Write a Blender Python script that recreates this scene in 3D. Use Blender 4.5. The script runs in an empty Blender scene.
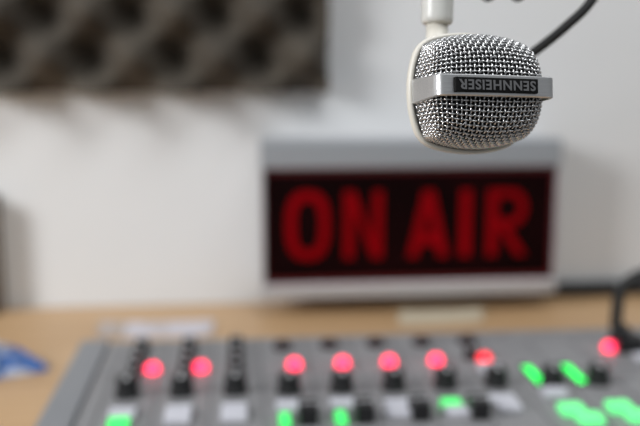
import bpy, bmesh, math, random
from mathutils import Vector, Matrix
random.seed(7)
PI = math.pi
sc = bpy.context.scene
col = sc.collection
T = 0.74                      # height of the desk top above the floor
WALL_Y = 1.15                 # face of the back wall

# ------------------------------------------------------------------ materials
def mat(name, rgb, rough=0.5, metal=0.0, emit=None, strength=0.0, coat=0.0):
    m = bpy.data.materials.new(name); m.use_nodes = True
    b = m.node_tree.nodes['Principled BSDF']
    b.inputs['Base Color'].default_value = (*rgb, 1)
    b.inputs['Roughness'].default_value = rough
    b.inputs['Metallic'].default_value = metal
    b.inputs['Coat Weight'].default_value = coat
    if emit:
        b.inputs['Emission Color'].default_value = (*emit, 1)
        b.inputs['Emission Strength'].default_value = strength
    return m

def noisy(m, c1, c2, scale=(5, 5, 5), detail=6, lo=0.3, hi=0.7, bump=0.0, bump_scale=None, dist=0.0):
    """mix two colours by a stretched noise, with optional bump"""
    nt = m.node_tree; b = nt.nodes['Principled BSDF']
    tc = nt.nodes.new('ShaderNodeTexCoord')
    mp = nt.nodes.new('ShaderNodeMapping'); mp.inputs['Scale'].default_value = scale
    nz = nt.nodes.new('ShaderNodeTexNoise'); nz.inputs['Scale'].default_value = 1
    nz.inputs['Detail'].default_value = detail; nz.inputs['Distortion'].default_value = dist
    cr = nt.nodes.new('ShaderNodeValToRGB')
    cr.color_ramp.elements[0].position = lo; cr.color_ramp.elements[0].color = (*c1, 1)
    cr.color_ramp.elements[1].position = hi; cr.color_ramp.elements[1].color = (*c2, 1)
    nt.links.new(tc.outputs['Object'], mp.inputs['Vector'])
    nt.links.new(mp.outputs['Vector'], nz.inputs['Vector'])
    nt.links.new(nz.outputs['Fac'], cr.inputs['Fac'])
    nt.links.new(cr.outputs['Color'], b.inputs['Base Color'])
    if bump:
        n2 = nt.nodes.new('ShaderNodeTexNoise'); n2.inputs['Scale'].default_value = bump_scale or 200
        nt.links.new(tc.outputs['Object'], n2.inputs['Vector'])
        bp = nt.nodes.new('ShaderNodeBump'); bp.inputs['Strength'].default_value = bump
        bp.inputs['Distance'].default_value = 0.001
        nt.links.new(n2.outputs['Fac'], bp.inputs['Height'])
        nt.links.new(bp.outputs['Normal'], b.inputs['Normal'])
    return m

M = {}
M['wall'] = noisy(mat('wall_paint', (.7, .71, .71), .8), (.70, .71, .715), (.73, .742, .748), (3, 3, 3), bump=.15, bump_scale=250)
M['floor'] = noisy(mat('floor_carpet', (.2, .2, .2), .9), (.16, .16, .165), (.24, .24, .24), (60, 60, 60))
M['wood'] = noisy(mat('beech_wood', (.5, .33, .19), .42), (.47, .29, .145), (.60, .395, .215), (2.2, 26, 26), detail=8, dist=1.2, bump=.05, bump_scale=300)
M['wood_edge'] = noisy(mat('beech_edge', (.42, .27, .15), .5), (.36, .22, .11), (.46, .3, .17), (2, 30, 30))
M['foam'] = noisy(mat('acoustic_foam', (.16, .135, .11), 1.0), (.054, .045, .035), (.082, .069, .053), (14, 14, 14), bump=.5, bump_scale=900)
M['alu'] = noisy(mat('sign_aluminium', (.5, .51, .53), .38, .35), (.50, .50, .52), (.56, .56, .58), (2, 60, 60))
M['alu_dark'] = noisy(mat('sign_hood_metal', (.36, .39, .42), .4, .35), (.37, .395, .42), (.41, .43, .46), (2, 60, 60))
M['sign_black'] = noisy(mat('sign_black_acrylic', (.008, .001, .002), .6), (.003, .0003, .0005), (.009, .0006, .001), (12, 12, 12))
M['sign_red'] = noisy(mat('sign_red_acrylic', (.3, .002, .006), .3, emit=(1, .0, .01), strength=.018), (.17, .0006, .0022), (.24, .001, .004), (8, 8, 8))
for _k in ('sign_black', 'sign_red'): M[_k].node_tree.nodes['Principled BSDF'].inputs['Specular IOR Level'].default_value = .06
M['sign_dim'] = mat('sign_dim_red_edge', (.09, .002, .005), .3)
M['panel'] = noisy(mat('console_grey_paint', (.26, .26, .27), .5), (.225, .222, .228), (.262, .26, .266), (22, 22, 22), bump=.2, bump_scale=800)
M['cheek'] = noisy(mat('console_side_paint', (.26, .265, .28), .45), (.225, .232, .245), (.25, .256, .27), (9, 9, 9))
M['print'] = mat('console_print', (.09, .09, .095), .6)
M['black'] = noisy(mat('black_plastic', (.008, .008, .009), .45), (.006, .006, .007), (.011, .011, .012), (40, 40, 40))
M['rubber'] = noisy(mat('black_rubber', (.012, .012, .012), .6), (.010, .010, .010), (.018, .017, .016), (60, 60, 60))
M['pointer'] = mat('pointer_white', (.7, .7, .72), .5)
M['white_key'] = noisy(mat('white_button_plastic', (.62, .62, .68), .4), (.58, .58, .64), (.66, .66, .71), (50, 50, 50))
M['red_lit'] = mat('red_light_lit', (.4, .02, .03), .3, emit=(1.0, .029, .095), strength=3.8)
M['red_deep'] = mat('red_light_deep', (.4, .01, .02), .3, emit=(1.0, .004, .022), strength=2.4)
M['red_off'] = mat('red_light_off', (.014, .002, .003), .5)
M['green_lit'] = mat('green_light_lit', (.05, .4, .1), .3, emit=(.05, 1.0, .17), strength=1.0)
M['green_meter'] = mat('green_meter_lit', (.02, .4, .08), .3, emit=(.001, 1.0, .10), strength=2.2)
M['green_pale'] = mat('green_light_pale', (.05, .4, .1), .3, emit=(.17, 1.0, .33), strength=1.0)
M['wire'] = noisy(mat('grille_wire_steel', (.72, .72, .72), .2, 1.0), (.56, .56, .565), (.68, .68, .68), (300, 300, 300))
M['mesh_back'] = noisy(mat('grille_foam_black', (.012, .011, .01), 1.0), (.008, .008, .008), (.016, .015, .014), (400, 400, 400))
M['band'] = noisy(mat('band_brushed_metal', (.5, .5, .5), .36, 1.0), (.60, .60, .605), (.70, .70, .70), (40, 900, 2500), bump=.1, bump_scale=1500)
M['badge'] = noisy(mat('badge_black', (.015, .015, .016), .7), (.006, .006, .006), (.010, .010, .010), (500, 500, 500))
M['badge'].node_tree.nodes['Principled BSDF'].inputs['Specular IOR Level'].default_value = .15
M['badge_letter'] = mat('badge_letter_metal', (.22, .22, .225), .4, .5)
M['cream'] = noisy(mat('cream_enamel', (.72, .69, .61), .35), (.70, .67, .59), (.75, .72, .65), (60, 60, 60))
M['cream_grey'] = noisy(mat('pale_grey_enamel', (.6, .6, .57), .35, coat=.2), (.58, .58, .55), (.64, .64, .61), (60, 60, 60))
M['steel'] = noisy(mat('steel_tube', (.45, .45, .46), .3, 1.0), (.4, .4, .41), (.5, .5, .51), (200, 200, 20))
M['paper_grey'] = noisy(mat('pale_paper', (.5, .47, .47), .7), (.44, .37, .32), (.60, .58, .63), (38, 6, 6), detail=2, lo=.42, hi=.56)
M['paper_cream'] = noisy(mat('cream_paper', (.6, .53, .4), .7), (.58, .50, .36), (.64, .56, .43), (15, 15, 15))
M['packet'] = noisy(mat('blue_white_foil', (.05, .16, .45), .35), (.035, .13, .40), (.60, .62, .66), (34, 34, 34), detail=1.5, lo=.47, hi=.58)
M['blocker_brown'] = noisy(mat('dark_brown_cover', (.05, .035, .028), .5), (.06, .042, .034), (.085, .06, .05), (3, 40, 40))
M['page_paper'] = noisy(mat('page_paper', (.5, .45, .36), .8), (.46, .41, .33), (.54, .49, .40), (4, 900, 4))

# ------------------------------------------------------------------ helpers
def link(name, me, m, parent=None, smooth=False, loc=None):
    o = bpy.data.objects.new(name, me); col.objects.link(o)
    if m: me.materials.append(m)
    if smooth:
        for p in me.polygons: p.use_smooth = True
    if parent: o.parent = parent
    if loc is not None: o.location = loc
    return o

def build(name, bm, m, parent=None, smooth=False, loc=None):
    me = bpy.data.meshes.new(name); bmesh.ops.recalc_face_normals(bm, faces=bm.faces)
    bm.to_mesh(me); bm.free()
    return link(name, me, m, parent, smooth, loc)

def tag(o, label=None, cat=None, group=None, kind=None):
    if label: o['label'] = label
    if cat: o['category'] = cat
    if group: o['group'] = group
    if kind: o['kind'] = kind
    return o

def thing(name, label, cat, loc=(0, 0, 0), rot=(0, 0, 0), group=None):
    o = bpy.data.objects.new(name, None); col.objects.link(o)
    o.empty_display_size = .02
    o.location = loc; o.rotation_euler = rot
    return tag(o, label, cat, group)

def add_box(bm, x0, x1, y0, y1, z0, z1, bev=0.0, seg=2):
    v = [bm.verts.new(p) for p in ((x0,y0,z0),(x1,y0,z0),(x1,y1,z0),(x0,y1,z0),(x0,y0,z1),(x1,y0,z1),(x1,y1,z1),(x0,y1,z1))]
    f = [bm.faces.new([v[i] for i in q]) for q in ((3,2,1,0),(4,5,6,7),(0,1,5,4),(1,2,6,5),(2,3,7,6),(3,0,4,7))]
    if bev:
        es = list({e for q in f for e in q.edges})
        bmesh.ops.bevel(bm, geom=es, offset=bev, segments=seg, affect='EDGES', profile=.6)
    return bm

def box(*a, **k): return add_box(bmesh.new(), *a, **k)

def add_lathe(bm, prof, seg=32, mtx=None):
    """prof: list of (r, z) from bottom to top; closed at the ends when r == 0"""
    rings = []
    for r, z in prof:
        if r < 1e-7: rings.append([bm.verts.new((0, 0, z))])
        else: rings.append([bm.verts.new((r*math.cos(2*PI*i/seg), r*math.sin(2*PI*i/seg), z)) for i in range(seg)])
    for a, b in zip(rings, rings[1:]):
        for i in range(seg):
            j = (i+1) % seg
            if len(a) == 1 and len(b) == 1: continue
            if len(a) == 1: bm.faces.new((a[0], b[j], b[i]))
            elif len(b) == 1: bm.faces.new((a[i], a[j], b[0]))
            else: bm.faces.new((a[i], a[j], b[j], b[i]))
    if mtx is not None:
        vs = [v for r in rings for v in r]
        bmesh.ops.transform(bm, matrix=mtx, verts=vs)
    return bm

def lathe(prof, seg=32, mtx=None): return add_lathe(bmesh.new(), prof, seg, mtx)

def catmull(pts, n=10):
    P = [Vector(p) for p in pts]; P = [2*P[0]-P[1]] + P + [2*P[-1]-P[-2]]
    out = []
    for i in range(1, len(P)-2):
        a, b, c, d = P[i-1:i+3]
        for k in range(n):
            t = k/n
            out.append(.5*((2*b)+(c-a)*t+(2*a-5*b+4*c-d)*t*t+(3*b-a-3*c+d)*t**3))
    out.append(P[-2]); return out

def tube_into(V, Fc, pts, r, sides, normals=None):
    base = len(V); n = len(pts); up = None
    for i, p in enumerate(pts):
        t = (pts[min(i+1, n-1)]-pts[max(i-1, 0)]).normalized()
        if normals: up = normals[i]
        elif up is None: up = Vector((0, 0, 1)) if abs(t.z) < .9 else Vector((1, 0, 0))
        b = t.cross(up).normalized(); up2 = b.cross(t).normalized()
        if not normals: up = up2
        rr = r[i] if isinstance(r, (list, tuple)) else r
        for k in range(sides):
            a = 2*PI*k/sides
            q = p + rr*(math.cos(a)*b + math.sin(a)*up2)
            V.append(q[:])
    for i in range(n-1):
        for k in range(sides):
            k2 = (k+1) % sides
            Fc.append((base+i*sides+k, base+i*sides+k2, base+(i+1)*sides+k2, base+(i+1)*sides+k))
    Fc.append(tuple(base+k for k in reversed(range(sides))))
    Fc.append(tuple(base+(n-1)*sides+k for k in range(sides)))

def tube(name, pts, r, m, parent=None, sides=12):
    V, Fc = [], []
    tube_into(V, Fc, [Vector(p) for p in pts], r, sides)
    me = bpy.data.meshes.new(name); me.from_pydata(V, [], Fc)
    return link(name, me, m, parent, True)

def prism(outline, y0, y1, bm=None):
    """outline in x,z (counter-clockwise), extruded from y0 (front) to y1; one polygon"""
    bm = bm or bmesh.new()
    a = [bm.verts.new((x, y0, z)) for x, z in outline]; b = [bm.verts.new((x, y1, z)) for x, z in outline]
    n = len(outline)
    for i in range(n):
        j = (i+1) % n; bm.faces.new((a[i], a[j], b[j], b[i]))
    bm.faces.new(a); bm.faces.new(list(reversed(b)))
    return bm

def band_strip(outer, inner, y0, y1, bm, closed=True):
    """a flat ring / strip between two x,z outlines of the same length, with thickness"""
    n = len(outer); q = []
    for (a, b) in ((outer, y0), (inner, y0), (outer, y1), (inner, y1)):
        q.append([bm.verts.new((x, b, z)) for x, z in a])
    of, jf, ob, jb = q
    for i in range(n if closed else n-1):
        j = (i+1) % n
        bm.faces.new((of[i], of[j], jf[j], jf[i])); bm.faces.new((ob[j], ob[i], jb[i], jb[j]))
        bm.faces.new((of[j], of[i], ob[i], ob[j])); bm.faces.new((jf[i], jf[j], jb[j], jb[i]))
    if not closed:
        for i in (0, n-1): bm.faces.new((of[i], jf[i], jb[i], ob[i]))

# ------------------------------------------------------------------ camera
FPX = 889.0
yaw = math.atan(82/FPX); pitch = math.atan((213-60)/FPX)
CAM = Vector((0, 0, T + 0.3172))
cy, sy, cp, sp = math.cos(yaw), math.sin(yaw), math.cos(pitch), math.sin(pitch)
fw = Vector((sy*cp, cy*cp, -sp)); rt = Vector((cy, -sy, 0)); up = Vector((sy*sp, cy*sp, cp))
def ray(px, py): return fw + rt*((px-320)/FPX) - up*((py-213)/FPX)
def at_z(px, py, z): d = ray(px, py); return CAM + d*((z-CAM.z)/d.z)
def at_y(px, py, y): d = ray(px, py); return CAM + d*((y-CAM.y)/d.y)
def at_d(px, py, dep): return CAM + ray(px, py)*dep

cam = bpy.data.cameras.new('camera'); co = bpy.data.objects.new('camera', cam); col.objects.link(co)
cam.sensor_width = 36; cam.lens = FPX*36/640; cam.clip_start = .01; cam.clip_end = 60
co.matrix_world = Matrix.Translation(CAM) @ Matrix((rt, up, -fw)).transposed().to_4x4()
cam.dof.use_dof = True; cam.dof.focus_distance = 0.372; cam.dof.aperture_fstop = cam.lens/10.9
sc.camera = co

# ------------------------------------------------------------------ the setting
def struct(name, bm, m): return tag(build(name, bm, m), kind='structure')
struct('floor', box(-2.6, 2.6, -2.6, 1.25, -.05, 0), M['floor'])
struct('wall_back', box(-2.6, 2.6, WALL_Y, WALL_Y+.1, 0, 2.7), M['wall'])

desk = thing('desk', 'long beech desk with pale wood top against the white wall', 'desk', (0, .7, 0))
build('desktop', box(-1.1, 1.15, -.38, WALL_Y-.702, T-.028, T, bev=.002), M['wood'], desk)
for x in (-1.02, 1.04):
    build('leg_panel', box(x-.015, x+.015, -.3, .4, 0, T-.0285), M['wood_edge'], desk)

# ------------------------------------------------------------------ acoustic foam on the wall
def foam_panel():
    x1 = .1135; x0 = x1-.80; z0 = T+.2775; z1 = z0+.62
    per = .1035; amp = .0340; mean = .0370
    ph_x, ph_z = -.1755, T+.3208       # a pit
    nx, nz = 160, 124
    bm = bmesh.new(); g = []; back = []
    for i in range(nx+1):
        r = []
        for j in range(nz+1):
            x = x0+(x1-x0)*i/nx; z = z0+(z1-z0)*j/nz
            a = math.cos(2*PI*(x-ph_x)/per)*math.cos(2*PI*(z-ph_z)/per)
            a = math.copysign(abs(a)**.9, a)
            r.append(bm.verts.new((x, WALL_Y-.001-(mean-amp*a), z)))
        g.append(r)
    for i in range(nx):
        for j in range(nz): bm.faces.new((g[i][j], g[i+1][j], g[i+1][j+1], g[i][j+1]))
    rim = [g[i][0] for i in range(nx+1)] + [g[nx][j] for j in range(1, nz+1)] + [g[i][nz] for i in range(nx-1, -1, -1)] + [g[0][j] for j in range(nz-1, 0, -1)]
    bk = [bm.verts.new((v.co.x, WALL_Y+.0003, v.co.z)) for v in rim]
    n = len(rim)
    for i in range(n):
        j = (i+1) % n; bm.faces.new((rim[i], bk[i], bk[j], rim[j]))
    bm.faces.new(bk)
    o = build('acoustic_foam_panel', bm, M['foam'], smooth=True)
    try: o.data.set_sharp_from_angle(angle=math.radians(60))
    except Exception: pass
    tag(o, 'dark brown egg-crate acoustic foam panel fixed high on the white wall', 'acoustic foam')
foam_panel()

# ------------------------------------------------------------------ the sign
def on_air_sign():
    X0, X1, Z0, Z1 = .0265, .4005, .0245, .2215
    YF = 1.070                                    # front face
    W = X1-X0; H = Z1-Z0
    t = thing('on_air_sign', 'black and red ON AIR studio sign in a grey metal housing low on the wall', 'sign', (X0, YF, T+Z0))
    # housing: box body with a window, top hood and bottom rail as parts
    bm = bmesh.new()
    add_box(bm, 0, W, .020, WALL_Y-YF-.001, .0, H-.002, bev=.002)
    build('housing', bm, M['alu'], t)
    build('top_hood', box(-.001, W+.001, -.002, .0195, H-.0350, H, bev=.004, seg=3), M['alu_dark'], t)
    build('bottom_rail', box(-.001, W+.001, -.002, .0195, 0, .0180, bev=.003, seg=3), M['alu'], t)
    for xa, xb in ((0, .0034), (W-.0034, W)):
        build('side_rail', box(xa, xb, -.001, .0195, .0182, H-.0352, bev=.0008), M['alu'], t)
    pw0, pw1, pz0, pz1 = .0036, W-.0036, .0183, H-.0353
    pan = build('panel', box(pw0, pw1, .006, .0195, pz0, pz1), M['sign_black'], t)
    bm = bmesh.new()
    bw = .0032
    for q in ((pw0, pw1, pz0, pz0+bw*2), (pw0, pw1, pz1-bw*2, pz1), (pw0, pw0+bw, pz0, pz1), (pw1-bw*1.6, pw1, pz0, pz1)):
        add_box(bm, q[0], q[1], .0045, .0062, q[2], q[3])
    tag(build('panel_border', bm, M['sign_dim'], t), 'dim red border line')
    # lettering
    LZ0, LZ1 = .0735-Z0, .1580-Z0; s = .0122
    bm = bmesh.new(); y0, y1 = .0040, .0062
    def P(x, z): return (x-X0, LZ0+(LZ1-LZ0)*z)
    # O : rounded oblong ring
    def oval(cx, cz, rx, rz, n=40, e=2.7):
        out = []
        for k in range(n):
            a = 2*PI*k/n; c, d = math.cos(a), math.sin(a)
            out.append((cx+rx*math.copysign(abs(c)**(2/e), c), cz+rz*math.copysign(abs(d)**(2/e), d)))
        return out
    cxo = (.0570+.1110)/2-X0; czo = (LZ0+LZ1)/2; rx = (.1110-.0570)/2; rz = (LZ1-LZ0)/2+.001
    band_strip(oval(cxo, czo, rx, rz), oval(cxo, czo, rx-s, rz-s), y0, y1, bm)
    # N
    a, b = .1290, .1775
    prism([P(a, 0), P(a+s, 0), P(a+s, 1), P(a, 1)], y0, y1, bm); prism([P(b-s, 0), P(b, 0), P(b, 1), P(b-s, 1)], y0, y1, bm)
    prism([P(a+s*.3, 1), P(b-s*1.1, 0), P(b-s*.3, 0), P(a+s*1.1, 1)], y0+.0001, y1-.0001, bm)
    # A
    a, b = .2095, .2605; m_ = (a+b)/2
    prism([P(a, 0), P(a+s, 0), P(m_+s*.42, 1), P(m_-s*.55, 1)], y0, y1, bm)
    prism([P(b-s, 0), P(b, 0), P(m_+s*.55, 1), P(m_-s*.42, 1)], y0+.0001, y1-.0001, bm)
    prism([P(a+s*.7, .18), P(b-s*.7, .18), P(b-s*.8, .36), P(a+s*.8, .36)], y0+.0002, y1-.0002, bm)
    # I
    a, b = .2755, .2890
    prism([P(a, 0), P(b, 0), P(b, 1), P(a, 1)], y0, y1, bm)
    # R
    a, b = .3105, .3605
    prism([P(a, 0), P(a+s, 0), P(a+s, 1), P(a, 1)], y0, y1, bm)
    h = LZ1-LZ0
    zc = LZ0+h*.72; rb = h*.28; xs = a-X0+s*.8
    def bowl(r_x, r_z):
        out = [(xs, zc+r_z)]
        xm = b-X0-(rb*.8)
        for k in range(13):
            an = PI/2-PI*k/12
            out.append((xm+(r_x)*math.cos(an), zc+r_z*math.sin(an)))
        out.append((xs, zc-r_z)); return out
    band_strip(bowl(rb*.8, rb), bowl(rb*.8-s*.85, rb-s*.8), y0+.0001, y1-.0001, bm, closed=False)
    prism([P(a+s*1.05, .46), P(b-s*1.0, 0), P(b+.001, 0), P(a+s*2.1, .46)], y0+.0002, y1-.0002, bm)
    tag(build('lettering', bm, M['sign_red'], t), 'red letters reading ON AIR')
    # screws on the rails
    for x in (.012, W-.012):
        bm = lathe([(0, 0), (.0026, 0), (.0026, .0012), (.0016, .0018), (0, .0018)], 14, Matrix.Translation((x, -.002, .0092)) @ Matrix.Rotation(PI/2, 4, 'X'))
        build('screw', bm, M['steel'], t)
    return t
on_air_sign()

# power cable of the sign along the foot of the wall
pts = [(.3970, 1.128, T+.045), (.407, 1.127, T+.032), (.415, 1.134, T+.014), (.44, 1.1385, T+.0105), (.50, 1.1385, T+.0105), (.58, 1.1385, T+.0105), (.70, 1.137, T+.0105), (.90, 1.125, T+.0105), (1.08, 1.125, T+.0105)]
o = tube('power_cable', catmull(pts, 8), .0100, M['black'])
tag(o, 'black cable lying along the foot of the wall beside the sign', 'cable')

# ------------------------------------------------------------------ things lying on the desk
def sheet(name, pts, m, label, cat, thick=.0006, curl=.002):
    """a slightly curled paper strip from four desk corners"""
    bm = bmesh.new(); n, k = 14, 5; g = []; lo = []
    p = [Vector(q) for q in pts]
    for i in range(n+1):
        r = []; r2 = []
        for j in range(k+1):
            u, v = i/n, j/k
            q = (p[0]*(1-u)+p[1]*u)*(1-v)+(p[3]*(1-u)+p[2]*u)*v
            z = T+.0004+curl*(abs(2*u-1)**3)*(.5+.5*v)
            r.append(bm.verts.new((q.x, q.y, z+thick))); r2.append(bm.verts.new((q.x, q.y, z)))
        g.append(r); lo.append(r2)
    for i in range(n):
        for j in range(k):
            bm.faces.new((g[i][j], g[i+1][j], g[i+1][j+1], g[i][j+1])); bm.faces.new((lo[i][j+1], lo[i+1][j+1], lo[i+1][j], lo[i][j]))
    for i in range(n):
        bm.faces.new((lo[i][0], lo[i+1][0], g[i+1][0], g[i][0])); bm.faces.new((g[i][k], g[i+1][k], lo[i+1][k], lo[i][k]))
    for j in range(k):
        bm.faces.new((g[0][j], g[0][j+1], lo[0][j+1], lo[0][j])); bm.faces.new((lo[n][j], lo[n][j+1], g[n][j+1], g[n][j]))
    return tag(build(name, bm, m, smooth=False), label, cat)
def quad(*px): return [at_z(x, y, T) for x, y in px]
sheet('paper_strip', quad((95, 338), (212, 336), (214, 322), (100, 323)), M['paper_grey'], 'pale lilac-grey paper strip on the desk behind the left end of the console', 'paper strip')
sheet('paper_note', quad((398, 326), (483, 322), (482, 309), (400, 311)), M['paper_cream'], 'cream paper note on the desk in front of the ON AIR sign', 'paper note')

def packet():
    # crumpled, pointed foil wrapper
    rnd = random.Random(3)
    tip = at_z(49, 371, T); a = at_z(-14, 382, T); b = at_z(-10, 358, T); c = at_z(14, 356, T)
    bm = bmesh.new(); n, k = 14, 10; g = []
    for i in range(n+1):
        r = []
        u = i/n
        for j in range(k+1):
            v = j/k
            lo_ = a*(1-u)+tip*u
            hi_ = (b*(1-u*2)+c*(u*2)) if u < .5 else (c*(2-2*u)+tip*(2*u-1))
            q = lo_*(1-v)+hi_*v
            ridge = (1-u)**.7*math.sin(PI*(.12+.8*v))*.026
            zz = T+.0015+max(0, ridge+rnd.uniform(-.004, .005)*(1-u*.7))
            if j == 0: zz = T+.001
            r.append(bm.verts.new((q.x+rnd.uniform(-.001, .001), q.y+rnd.uniform(-.001, .001), zz)))
        g.append(r)
    for i in range(n):
        for j in range(k): bm.faces.new((g[i][j], g[i+1][j], g[i+1][j+1], g[i][j+1]))
    o = build('foil_wrapper', bm, M['packet'])
    md = o.modifiers.new('thickness', 'SOLIDIFY'); md.thickness = .0008; md.offset = 1
    tag(o, 'crumpled blue and white wrapper with a pointed end on the bare desk', 'wrapper')
packet()

# made-up dark book against the wall, added to shade its left end
def blocker():
    t = thing('shadow_blocker', 'made-up dark brown book standing upright against the wall at the left edge of the desk', 'blocker', (-.3755, 1.1475, T))
    w, h, d = .073, .150, .033
    for y0, y1 in ((-d, -d+.0026), (-.0026, 0)):
        build('cover', box(-w, w, y0, y1, .0004, h, bev=.0008), M['blocker_brown'], t)
    build('spine', box(-w-.0028, -w-.0002, -d, 0, .0004, h, bev=.0008), M['blocker_brown'], t)
    build('pages', box(-w, w-.004, -d+.0028, -.0028, .0034, h-.003), M['page_paper'], t)
blocker()

# ------------------------------------------------------------------ mixing console
def console():
    CX0, CX1, CY0, CY1, CZ = -.153, .66, .44, .838, T+.050
    t = thing('mixing_console', 'grey studio mixing console with black knobs and lit red and green buttons', 'mixing console', (CX0, CY0, T))
    O = Vector((CX0, CY0, T)); P = .050                    # panel height in local z
    build('chassis', box(.0275, CX1-CX0, 0, CY1-CY0, .004, P, bev=.003), M['panel'], t)
    build('side_cheek', box(0, .027, -.004, CY1-CY0+.001, .004, P+.0022, bev=.003, seg=3), M['cheek'], t)
    for x in (.05, CX1-CX0-.05):
        for y in (.04, CY1-CY0-.05):
            build('foot', lathe([(0, .0002), (.011, .0002), (.012, .002), (.012, .0045), (0, .0045)], 20, Matrix.Translation((x, y, 0))), M['rubber'], t, False)
    # printed scales and seams between the channel strips
    bm = bmesh.new()
    for k in range(19):
        x = -.1110+.0426*k+.0
        if x < CX1-.01: add_box(bm, x-CX0-.0005, x-CX0+.0005, .02, CY1-CY0-.012, P-.001, P+.0004)
    build('strip_seams', bm, M['print'], t)
    r = random.Random(5)
    for row, yy in enumerate((.822, .812, .722, .670)):
        bm = bmesh.new()
        for k in range(7 if row < 2 else 3, 17 if row < 3 else 9):
            x = -.0925+.0428*k-CX0; xx = x-.012
            while xx < x+.014:
                w = r.uniform(.002, .005); add_box(bm, xx, xx+w, yy-CY0-.0013, yy-CY0+.0013, P-.001, P+.0003); xx += w+.0015
        build('printed_text', bm, M['print'], t)

    # prototypes -------------------------------------------------
    def place(proto, x, y, label=None, z=P):
        if not proto.get('_used'):
            o = proto; o['_used'] = 1
        else:
            o = proto.copy(); col.objects.link(o); o.parent = t
            for ch in proto.children:
                d = ch.copy(); col.objects.link(d); d.parent = o
        o.location = (x-CX0, y-CY0, z)
        if label: o['label'] = label
        return o
    def knob_proto(rad, h):
        prof = [(0, .0003), (rad*1.12, .0003), (rad*1.12, h*.18), (rad, h*.24), (rad*.92, h*.92), (rad*.8, h), (0, h)]
        k = build('knob', lathe(prof, 24), M['black'], t)
        build('pointer', box(-.0011, .0011, -rad*.80, .0005, h-.0002, h+.0006), M['pointer'], k)
        return k
    small = knob_proto(.0066, .010)
    big = knob_proto(.0094, .016)
    def cap_proto(name, w, d, h, m, bev=.0012):
        return build(name, box(-w/2, w/2, -d/2, d/2, .0002, h, bev=bev), m, t)
    white = cap_proto('button', .0195, .0150, .005, M['white_key'])
    tall = cap_proto('button', .0195, .0290, .005, M['white_key'])
    fader = cap_proto('fader', .0140, .022, .014, M['black'], .0015)
    build('pointer', box(-.0070, .0070, -.0005, .0005, .0138, .0144), M['pointer'], fader)
    def lamp_proto(rad, m, h, name='indicator_light'):
        pf = [(0, .0002), (rad, .0002), (rad, h*.45)]+[(rad*math.cos(a), h*.45+h*.55*math.sin(a)) for a in (.35, .7, 1.05, 1.35)]+[(0, h)]
        return build(name, lathe(pf, 24), m, t, True)
    lit = lamp_proto(.0062, M['red_lit'], .0085); off = lamp_proto(.0088, M['red_off'], .0075); deep = lamp_proto(.0060, M['red_deep'], .0075)
    mtx = []
    # the three left strips: columns of small knobs
    for k in range(3):
        x = -.0922+.0437*k
        for y in (.812, .790, .768, .746, .722): place(small, x, y)
        place(big, x-.0002*k, .694)
    # the other strips
    for k in range(3, 10):
        x = .0384+.0432*(k-3)
        place(big, x+(.004 if k == 8 else 0), .690 if k < 8 else .687)
    for k in range(3, 8): place(off, .0383+.0443*(k-3)+.0003, .803, 'unlit dark red indicator light')
    for k in (0, 1, 3, 4, 5, 6): place(lit, (-.0770, -.0353, 0, .0464, .0892, .131, .1733)[k], .7485, 'lit red indicator light')
    place(deep, .2180, .7500, 'deep red lit indicator light'); place(small, .2080, .7590)
    place(lit, .3425, .7690, 'lit red indicator light')
    for k in range(8):
        if k == 6: continue
        place(tall if k in (1, 2, 7) else white, -.0908+.0423*k, (.651, .645, .645, .655, .655, .650, 0, .645)[k], 'white push button')
    place(white, .1635, .632, 'white push button'); place(white, .2165, .727, 'white push button')
    place(white, .2515, .6635, 'white push button'); place(white, .3630, .6650, 'white push button')
    place(white, .1185, .634, 'white push button')
    for x, y in ((.0490, .630), (.0915, .630), (.1340, .631), (.1790, .629)): place(fader, x, y)
    g = cap_proto('button', .0150, .0130, .006, M['green_lit'])
    g2 = cap_proto('button', .0080, .0180, .006, M['green_lit'])
    g3 = cap_proto('button', .0180, .0160, .006, M['green_pale'])
    place(g, -.0912, .6305, 'lit green push button'); place(g, .1622, .6450, 'lit green push button')
    place(g2, .0315, .6260, 'lit green push button'); place(g2, .0735, .6260, 'lit green push button')
    for x, y in ((.2520, .6270), (.2590, .6080), (.2905, .6280), (.2975, .6090)): place(g3, x, y, 'lit pale green push button')
    # two level meters of small green lights
    for x in (.2494, .2846):
        mb = build('level_meter', box(-.0052, .0052, -.030, .028, .0002, .0012, bev=.0003), M['print'], t, loc=(x-CX0, .709-CY0, P))
        bm = bmesh.new()
        for j in range(9): add_box(bm, -.0036, .0036, -.0213+.0049*j-.0012, -.0213+.0049*j+.0012, .0010, .0019)
        tag(build('meter_lights', bm, M['green_meter'], mb), 'row of small lit green meter lights')
    # gooseneck socket
    build('socket', box(-.013, .013, -.012, .012, .0002, .015, bev=.002), M['black'], t, loc=(.3585-CX0, .768-CY0, P))
    place(white, .3640, .7390, 'white push button')
    for o in list(col.objects):
        if '_used' in o: del o['_used']
console()

# gooseneck talkback microphone on the console socket
def gooseneck():
    bx_, by_ = .3520, .7690
    t = thing('gooseneck_microphone', 'thin black gooseneck rising from the right of the console and bending over', 'gooseneck', (bx_, by_, T+.0655))
    org = t.location.copy()
    pts = [Vector((0, 0, 0)), Vector((-.0005, 0, .006))]+[at_y(x, y, by_-.0012*k)-org for k, (x, y) in enumerate(((616, 327), (617, 312), (618.5, 298), (622, 287.5), (630, 280.5), (645, 273), (668, 266), (700, 265), (728, 274)))]
    tube('stalk', catmull(pts, 8), .0056, M['rubber'], t, 14)
    build('collar', lathe([(0, .0002), (.0085, .0002), (.0085, .006), (.0062, .009), (0, .009)], 20), M['black'], t)
    e0 = pts[-1]; d = (pts[-1]-pts[-2]).normalized()
    tube('capsule', [e0-d*.001, e0+d*.004, e0+d*.018, e0+d*.030, e0+d*.033], [.0062, .0085, .0095, .008, .003], M['black'], t, 16)
gooseneck()

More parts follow.
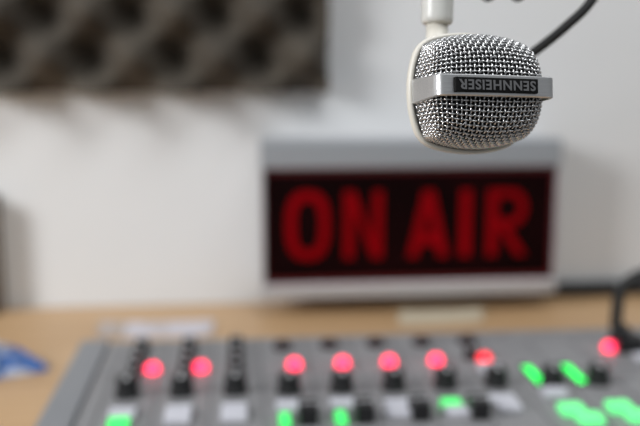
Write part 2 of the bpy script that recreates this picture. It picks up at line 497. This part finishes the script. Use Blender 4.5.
# ------------------------------------------------------------------ the microphone
MIC = at_d(470.0, 93.2, .3965)                # centre of the grille's open back
MR = (math.radians(-9), math.radians(2.0), math.radians(14))
A_, B_, C_ = .0266, .0210, .0243
NU, NV = 6.5, 3.2
mic = thing('studio_microphone', 'silver mesh microphone with a metal band hanging above the console', 'microphone', MIC, MR)

# arc-length tables of the two superellipse profiles (across and up)
K = 600
def profile_table(nexp, half):
    tab = []
    for i in range(K+1):
        th = (PI/2)*(.5-.5*math.cos(PI*i/K))
        q = math.sin(th)**(2/nexp); d = math.cos(th)**(2/nexp) if i < K else 0.0
        tab.append((q, d))
    ln = [0]
    for i in range(K): ln.append(ln[-1]+math.hypot((tab[i+1][0]-tab[i][0])*half, (tab[i+1][1]-tab[i][1])*B_))
    return tab, ln
TU, TV = profile_table(NU, A_), profile_table(NV, C_)
LU, LV = TU[1][-1], TV[1][-1]
def prof(s, T_):
    tab, ln = T_
    a = min(abs(s), 1)*ln[-1]
    lo, hi = 0, K
    while hi-lo > 1:
        m_ = (lo+hi)//2
        if ln[m_] <= a: lo = m_
        else: hi = m_
    f = (a-ln[lo])/max(1e-12, ln[hi]-ln[lo])
    q = tab[lo][0]*(1-f)+tab[hi][0]*f; d = tab[lo][1]*(1-f)+tab[hi][1]*f
    return math.copysign(q, s), d
KS = .62
def S(u, v, k=1.0):
    qu, du = prof(u, TU); qv, dv = prof(v, TV)
    x = A_*k*qu*math.sqrt(1-KS*qv*qv/2); z = C_*k*qv*math.sqrt(1-KS*qu*qu/2)
    return Vector((x, -B_*k*du*dv-.0022*k*(1-qu*qu)*(1-qv*qv), z))
def SN(u, v):
    e = .004
    a = S(min(u+e, .999), v)-S(max(u-e, -.999), v); b = S(u, min(v+e, .999))-S(u, max(v-e, -.999))
    n = a.cross(b)                      # d/du x d/dv : points to -y at the front
    if n.length < 1e-12: return Vector((0, -1, 0))
    return n.normalized()

NWU, NWV = 2*round(LU/.00212), 2*round(LV/.00212)
def woven():
    V, Fc = [], []
    amp, r = .00052, .00044
    sub = 4
    lim = .985
    for fam in (0, 1):
        na, nb = (NWU, NWV) if fam == 0 else (NWV, NWU)
        for i in range(na+1):
            s0 = -lim+2*lim*i/na
            pts, nor = [], []
            for k in range(nb*sub+1):
                tt = k/sub; s1 = -lim+2*lim*k/(nb*sub)
                u, v = (s0, s1) if fam == 0 else (s1, s0)
                n = SN(u, v); off = amp*math.cos(PI*(tt+i))*(1 if fam == 0 else -1)
                pts.append(S(u, v)+n*off); nor.append(n)
            tube_into(V, Fc, pts, r, 6, nor)
    me = bpy.data.meshes.new('grille'); me.from_pydata(V, [], Fc)
    return link('grille', me, M['wire'], mic, True)
tag(woven(), 'woven steel wire grille')

bm = bmesh.new(); n = 40; g = []
for i in range(n+1):
    g.append([bm.verts.new(S(-1+2*i/n, -1+2*j/n, .935)) for j in range(n+1)])
for i in range(n):
    for j in range(n): bm.faces.new((g[i][j], g[i+1][j], g[i+1][j+1], g[i][j+1]))
build('windscreen', bm, M['mesh_back'], mic, True)

def outline(k, e=0.0, n=96):
    """rounded-square outline of the open back, scaled and offset outward by e"""
    out = []
    for i in range(n):
        a = 2*PI*i/n; c, s = math.cos(a), math.sin(a)
        # walk the unit square, then squircle it
        m_ = max(abs(c), abs(s)); qx, qz = c/m_, s/m_
        x = A_*k*qx*math.sqrt(1-KS*qz*qz/2); z = C_*k*qz*math.sqrt(1-KS*qx*qx/2)
        out.append((x, z))
    # smooth corners
    for _ in range(3):
        out = [((out[i-1][0]+2*out[i][0]+out[(i+1) % n][0])/4, (out[i-1][1]+2*out[i][1]+out[(i+1) % n][1])/4) for i in range(n)]
    r = []
    for i, (x, z) in enumerate(out):
        tx = out[(i+1) % n][0]-out[i-1][0]; tz = out[(i+1) % n][1]-out[i-1][1]
        L = math.hypot(tx, tz); r.append((x+e*tz/L, z-e*tx/L))
    return r
def loft(rings, cap_last=True, cap_first=False):
    bm = bmesh.new(); R_ = []
    for ol, y in rings: R_.append([bm.verts.new((x, y, z)) for x, z in ol])
    n = len(R_[0])
    for a, b in zip(R_, R_[1:]):
        for i in range(n):
            j = (i+1) % n; bm.faces.new((a[i], a[j], b[j], b[i]))
    if cap_last: bm.faces.new(R_[-1])
    if cap_first: bm.faces.new(list(reversed(R_[0])))
    return bm
# rear shell: rim then a shallow bowl behind
rings = [(outline(1, -.0010), .0022), (outline(1, .0006), .0012), (outline(1.0, .0014), .0004), (outline(1.02, .0020), .0006), (outline(1.024, .0023), .0016), (outline(1.02, .0022), .004),
         (outline(.95, .001), .009), (outline(.83, .001), .0145), (outline(.63, .001), .0190), (outline(.40, .001), .0215), (outline(.15, .001), .0222)]
build('rear_shell', loft(rings, True, True), M['cream'], mic, True)
# rubber gasket between grille and shell
bm = bmesh.new(); band = []
build('gasket', loft([(outline(1, .0004), -.0008), (outline(1, .0009), -.0005), (outline(1, .0009), .0009), (outline(1, -.0006), .0018)], False), M['rubber'], mic, True)

# metal band round the grille
def band_path(off):
    hw = A_+.0004+off; yf = -B_-.0028-off; r = .0045+off
    pts = [(-hw, .0015), (-hw, -.004), (-hw, -.009), (-hw, -.014)]
    # chamfered front corners
    cxl = -hw; pts2 = []
    c0 = Vector((-hw, yf+.0052)); c1 = Vector((-hw+.0052, yf)); cc = Vector((-hw, yf))
    for k in range(9):
        t_ = k/8; pts2.append(tuple((1-t_)**2*c0+2*t_*(1-t_)*cc+t_*t_*c1))
    left = pts+pts2
    mid = [(x, yf-.0009*(1-(x/hw)**2)) for x in [(-.75+1.5*k/12)*hw for k in range(1, 12)]]
    right = [(-x, y) for x, y in reversed(left)]
    return left+mid+right
def make_band():
    hg0 = .0090/2; th = .0013
    pi_, po = band_path(0), band_path(th)
    bm = bmesh.new(); n = len(pi_); V = []
    b = .00045
    for i in range(n):
        (xi, yi), (xo, yo) = pi_[i], po[i]
        dx, dy = (xo-xi)/th, (yo-yi)/th
        hgt = hg0+.0009*min(1, max(0, (yi+B_)/(B_*.9)))
        pr = [(xi, yi, -hgt), (xo-dx*b, yo-dy*b, -hgt), (xo, yo, -hgt+b), (xo, yo, hgt-b), (xo-dx*b, yo-dy*b, hgt), (xi, yi, hgt)]
        V.append([bm.verts.new(p) for p in pr])
    for i in range(n-1):
        for k in range(6):
            l = (k+1) % 6; bm.faces.new((V[i][k], V[i+1][k], V[i+1][l], V[i][l]))
    bm.faces.new(V[0]); bm.faces.new(list(reversed(V[-1])))
    o = build('band', bm, M['band'], mic, True)
    try: o.data.set_sharp_from_angle(angle=math.radians(35))
    except Exception: pass
    return o
band_o = make_band(); tag(band_o, 'brushed metal band across the grille')
YB = -B_-.0028-.0013-.0009
badge = build('badge', box(-.0215, .0178, YB-.0009, YB+.0014, -.0031, .0031, bev=.0004), M['badge'], mic)
tag(badge, 'black name badge with raised silver letters, mounted upside down')
# raised lettering, turned upside down as the microphone hangs inverted
fc = bpy.data.curves.new('badge_text', 'FONT'); fc.body = 'SENNHEISER'; fc.size = .0058; fc.align_x = 'CENTER'; fc.align_y = 'CENTER'
fc.extrude = .0002; fc.offset = .00012; fc.space_character = 1.12
tmp = bpy.data.objects.new('badge_text', fc); col.objects.link(tmp)
bpy.context.view_layer.update()
me = bpy.data.meshes.new_from_object(tmp.evaluated_get(bpy.context.evaluated_depsgraph_get()))
bpy.data.objects.remove(tmp); bpy.data.curves.remove(fc)
xs = [v.co.x for v in me.vertices]; ys = [v.co.y for v in me.vertices]
sx = .0362/(max(xs)-min(xs)); sz = .0042/(max(ys)-min(ys)); mx = (max(xs)+min(xs))/2; my = (max(ys)+min(ys))/2
for v in me.vertices:
    x, y, z = (v.co.x-mx)*sx, (v.co.y-my)*sz, v.co.z
    v.co = (-x-.0018, YB-.0009-z-.0001, -y)
me.materials.clear()
link('lettering', me, M['badge_letter'], badge)

# swivel block and stem behind the shell, stem rising to the holder
build('swivel_block', box(-.0060, .0060, .0205, .0400, -.006, .0075, bev=.003, seg=3), M['cream'], mic, True)
R3 = Matrix.Rotation(MR[2], 4, 'Z') @ Matrix.Rotation(MR[1], 4, 'Y') @ Matrix.Rotation(MR[0], 4, 'X')
Minv = (Matrix.Translation(MIC) @ R3).inverted()
stem_root = Matrix.Translation(MIC) @ R3 @ Vector((0, .031, .006))
stem_top = at_d(437.5, 29, (stem_root-CAM).dot(fw)+.001)
hold_top = at_d(438.5, -40, (stem_root-CAM).dot(fw)+.001)
hold_bot = at_d(437, 24.5, (stem_root-CAM).dot(fw)+.001)
tube('stem', [Minv @ stem_root, Minv @ (stem_root*.5+hold_bot*.5), Minv @ (hold_bot+Vector((0, 0, -.0002)))], [.0062, .0056, .0052], M['cream'], mic, 24)

# ------------------------------------------------------------------ boom arm that carries the microphone
def boom():
    hx, hy, hz = hold_bot
    t = thing('microphone_boom_arm', 'pale holder tube of a boom arm above the microphone', 'boom arm', (.80, .70, T))
    o = Vector((.80, .70, T))
    L = lambda *p: Vector(p)-o
    top = hold_top
    ax = (top-hold_bot).normalized()
    pr = [0, .0004, .0012, .003, .020, .034, .0345, .038, .0385, .058]
    tube('holder', [hold_bot+ax*d-o for d in pr], [.0062, .0070, .0075, .0077, .0077, .0077, .0070, .0070, .0077, .0077], M['cream_grey'], t, 28)
    tp = hold_bot+ax*.0582
    z_arm = T+.74
    tube('hanger', [tp-o, tp+Vector((0, 0, .02))-o, Vector((tp.x, tp.y, z_arm-.012))-o], .0055, M['cream_grey'], t, 18)
    build('joint', lathe([(0, -.012), (.011, -.012), (.013, -.009), (.013, .009), (.011, .012), (0, .012)], 24, Matrix.Translation(Vector((tp.x, tp.y, z_arm))-o) @ Matrix.Rotation(PI/2, 4, 'X')), M['black'], t)
    end = Vector((.80, .70, z_arm+.05))
    a = Vector((tp.x, tp.y, z_arm)); d = (end-a).normalized()
    tube('arm', [a+d*.013-o, end-d*.015-o], .0085, M['steel'], t, 20)
    build('joint', lathe([(0, -.015), (.014, -.015), (.016, -.012), (.016, .012), (.014, .015), (0, .015)], 24, Matrix.Translation(end-o)), M['black'], t)
    tube('post', [Vector((0, 0, .021)), Vector((0, 0, z_arm+.034-T))], .009, M['steel'], t, 20)
    build('base', lathe([(0, .0005), (.06, .0005), (.06, .012), (.05, .018), (.015, .0205), (0, .0205)], 36), M['black'], t)
    return tp, z_arm
tp, z_arm = boom()

# microphone cable: out behind the microphone, up to the right, looping over the top of the view
jack = Matrix.Translation(MIC) @ R3 @ Vector((0, .0402, .001))
dS = (jack-CAM).dot(fw)
path = [jack, at_d(452, 84, dS+.012), at_d(480, 84, dS+.026), at_d(513, 66, dS+.03), at_d(540, 47.5, dS+.028), at_d(567, 25.5, dS+.026), at_d(592, 0, dS+.026), at_d(622, -52, dS+.03), at_d(628, -110, dS+.032),
        at_d(590, -140, dS+.034), at_d(548, -90, dS+.036), at_d(533, -30, dS+.036), at_d(520, -3.5, dS+.036), at_d(508, -10, dS+.037), at_d(497, -10, dS+.037), at_d(486, -3.5, dS+.038), at_d(474, -30, dS+.038), at_d(468, -90, dS+.034), at_d(455, -150, dS+.026), at_d(447, -185, dS+.018)]
o = tube('microphone_cable', catmull(path, 8), .0025, M['rubber'], None, 12)
tag(o, 'black microphone cable rising to the right behind the mesh microphone', 'cable')

# ------------------------------------------------------------------ light
def area(name, loc, target, size, power, color=(1, 1, 1), size_y=None):
    l = bpy.data.lights.new(name, 'AREA'); l.energy = power; l.color = color
    l.shape = 'RECTANGLE'; l.size = size; l.size_y = size_y or size
    o = bpy.data.objects.new(name, l); col.objects.link(o); o.location = loc
    o.rotation_euler = (Vector(target)-Vector(loc)).to_track_quat('-Z', 'Y').to_euler()
    return o
area('window_light', (-1.7, -.15, T+1.0), (.15, 1.0, T+.15), 0.65, 35, (.985, .99, 1), 0.8)
area('ceiling_light', (.5, .0, T+1.75), (.2, .6, T), 1.1, 13.5, (.97, .985, 1), .7)

w = bpy.data.worlds.new('room_light'); sc.world = w; w.use_nodes = True
nt = w.node_tree; bg = nt.nodes['Background']
tc = nt.nodes.new('ShaderNodeTexCoord'); sp_ = nt.nodes.new('ShaderNodeSeparateXYZ'); cr = nt.nodes.new('ShaderNodeValToRGB')
mr = nt.nodes.new('ShaderNodeMapRange'); mr.inputs['From Min'].default_value = -1; mr.inputs['From Max'].default_value = 1
nt.links.new(tc.outputs['Generated'], sp_.inputs['Vector']); nt.links.new(sp_.outputs['Z'], mr.inputs['Value'])
nt.links.new(mr.outputs['Result'], cr.inputs['Fac']); nt.links.new(cr.outputs['Color'], bg.inputs['Color'])
e = cr.color_ramp.elements
e[0].position = .30; e[0].color = (.10, .095, .09, 1); e[1].position = .85; e[1].color = (.78, .82, .86, 1)
x = e.new(.52); x.color = (.34, .35, .36, 1)
bg.inputs['Strength'].default_value = .55

sc.view_settings.view_transform = 'Standard'
sc.view_settings.look = 'None'
sc.view_settings.exposure = 0
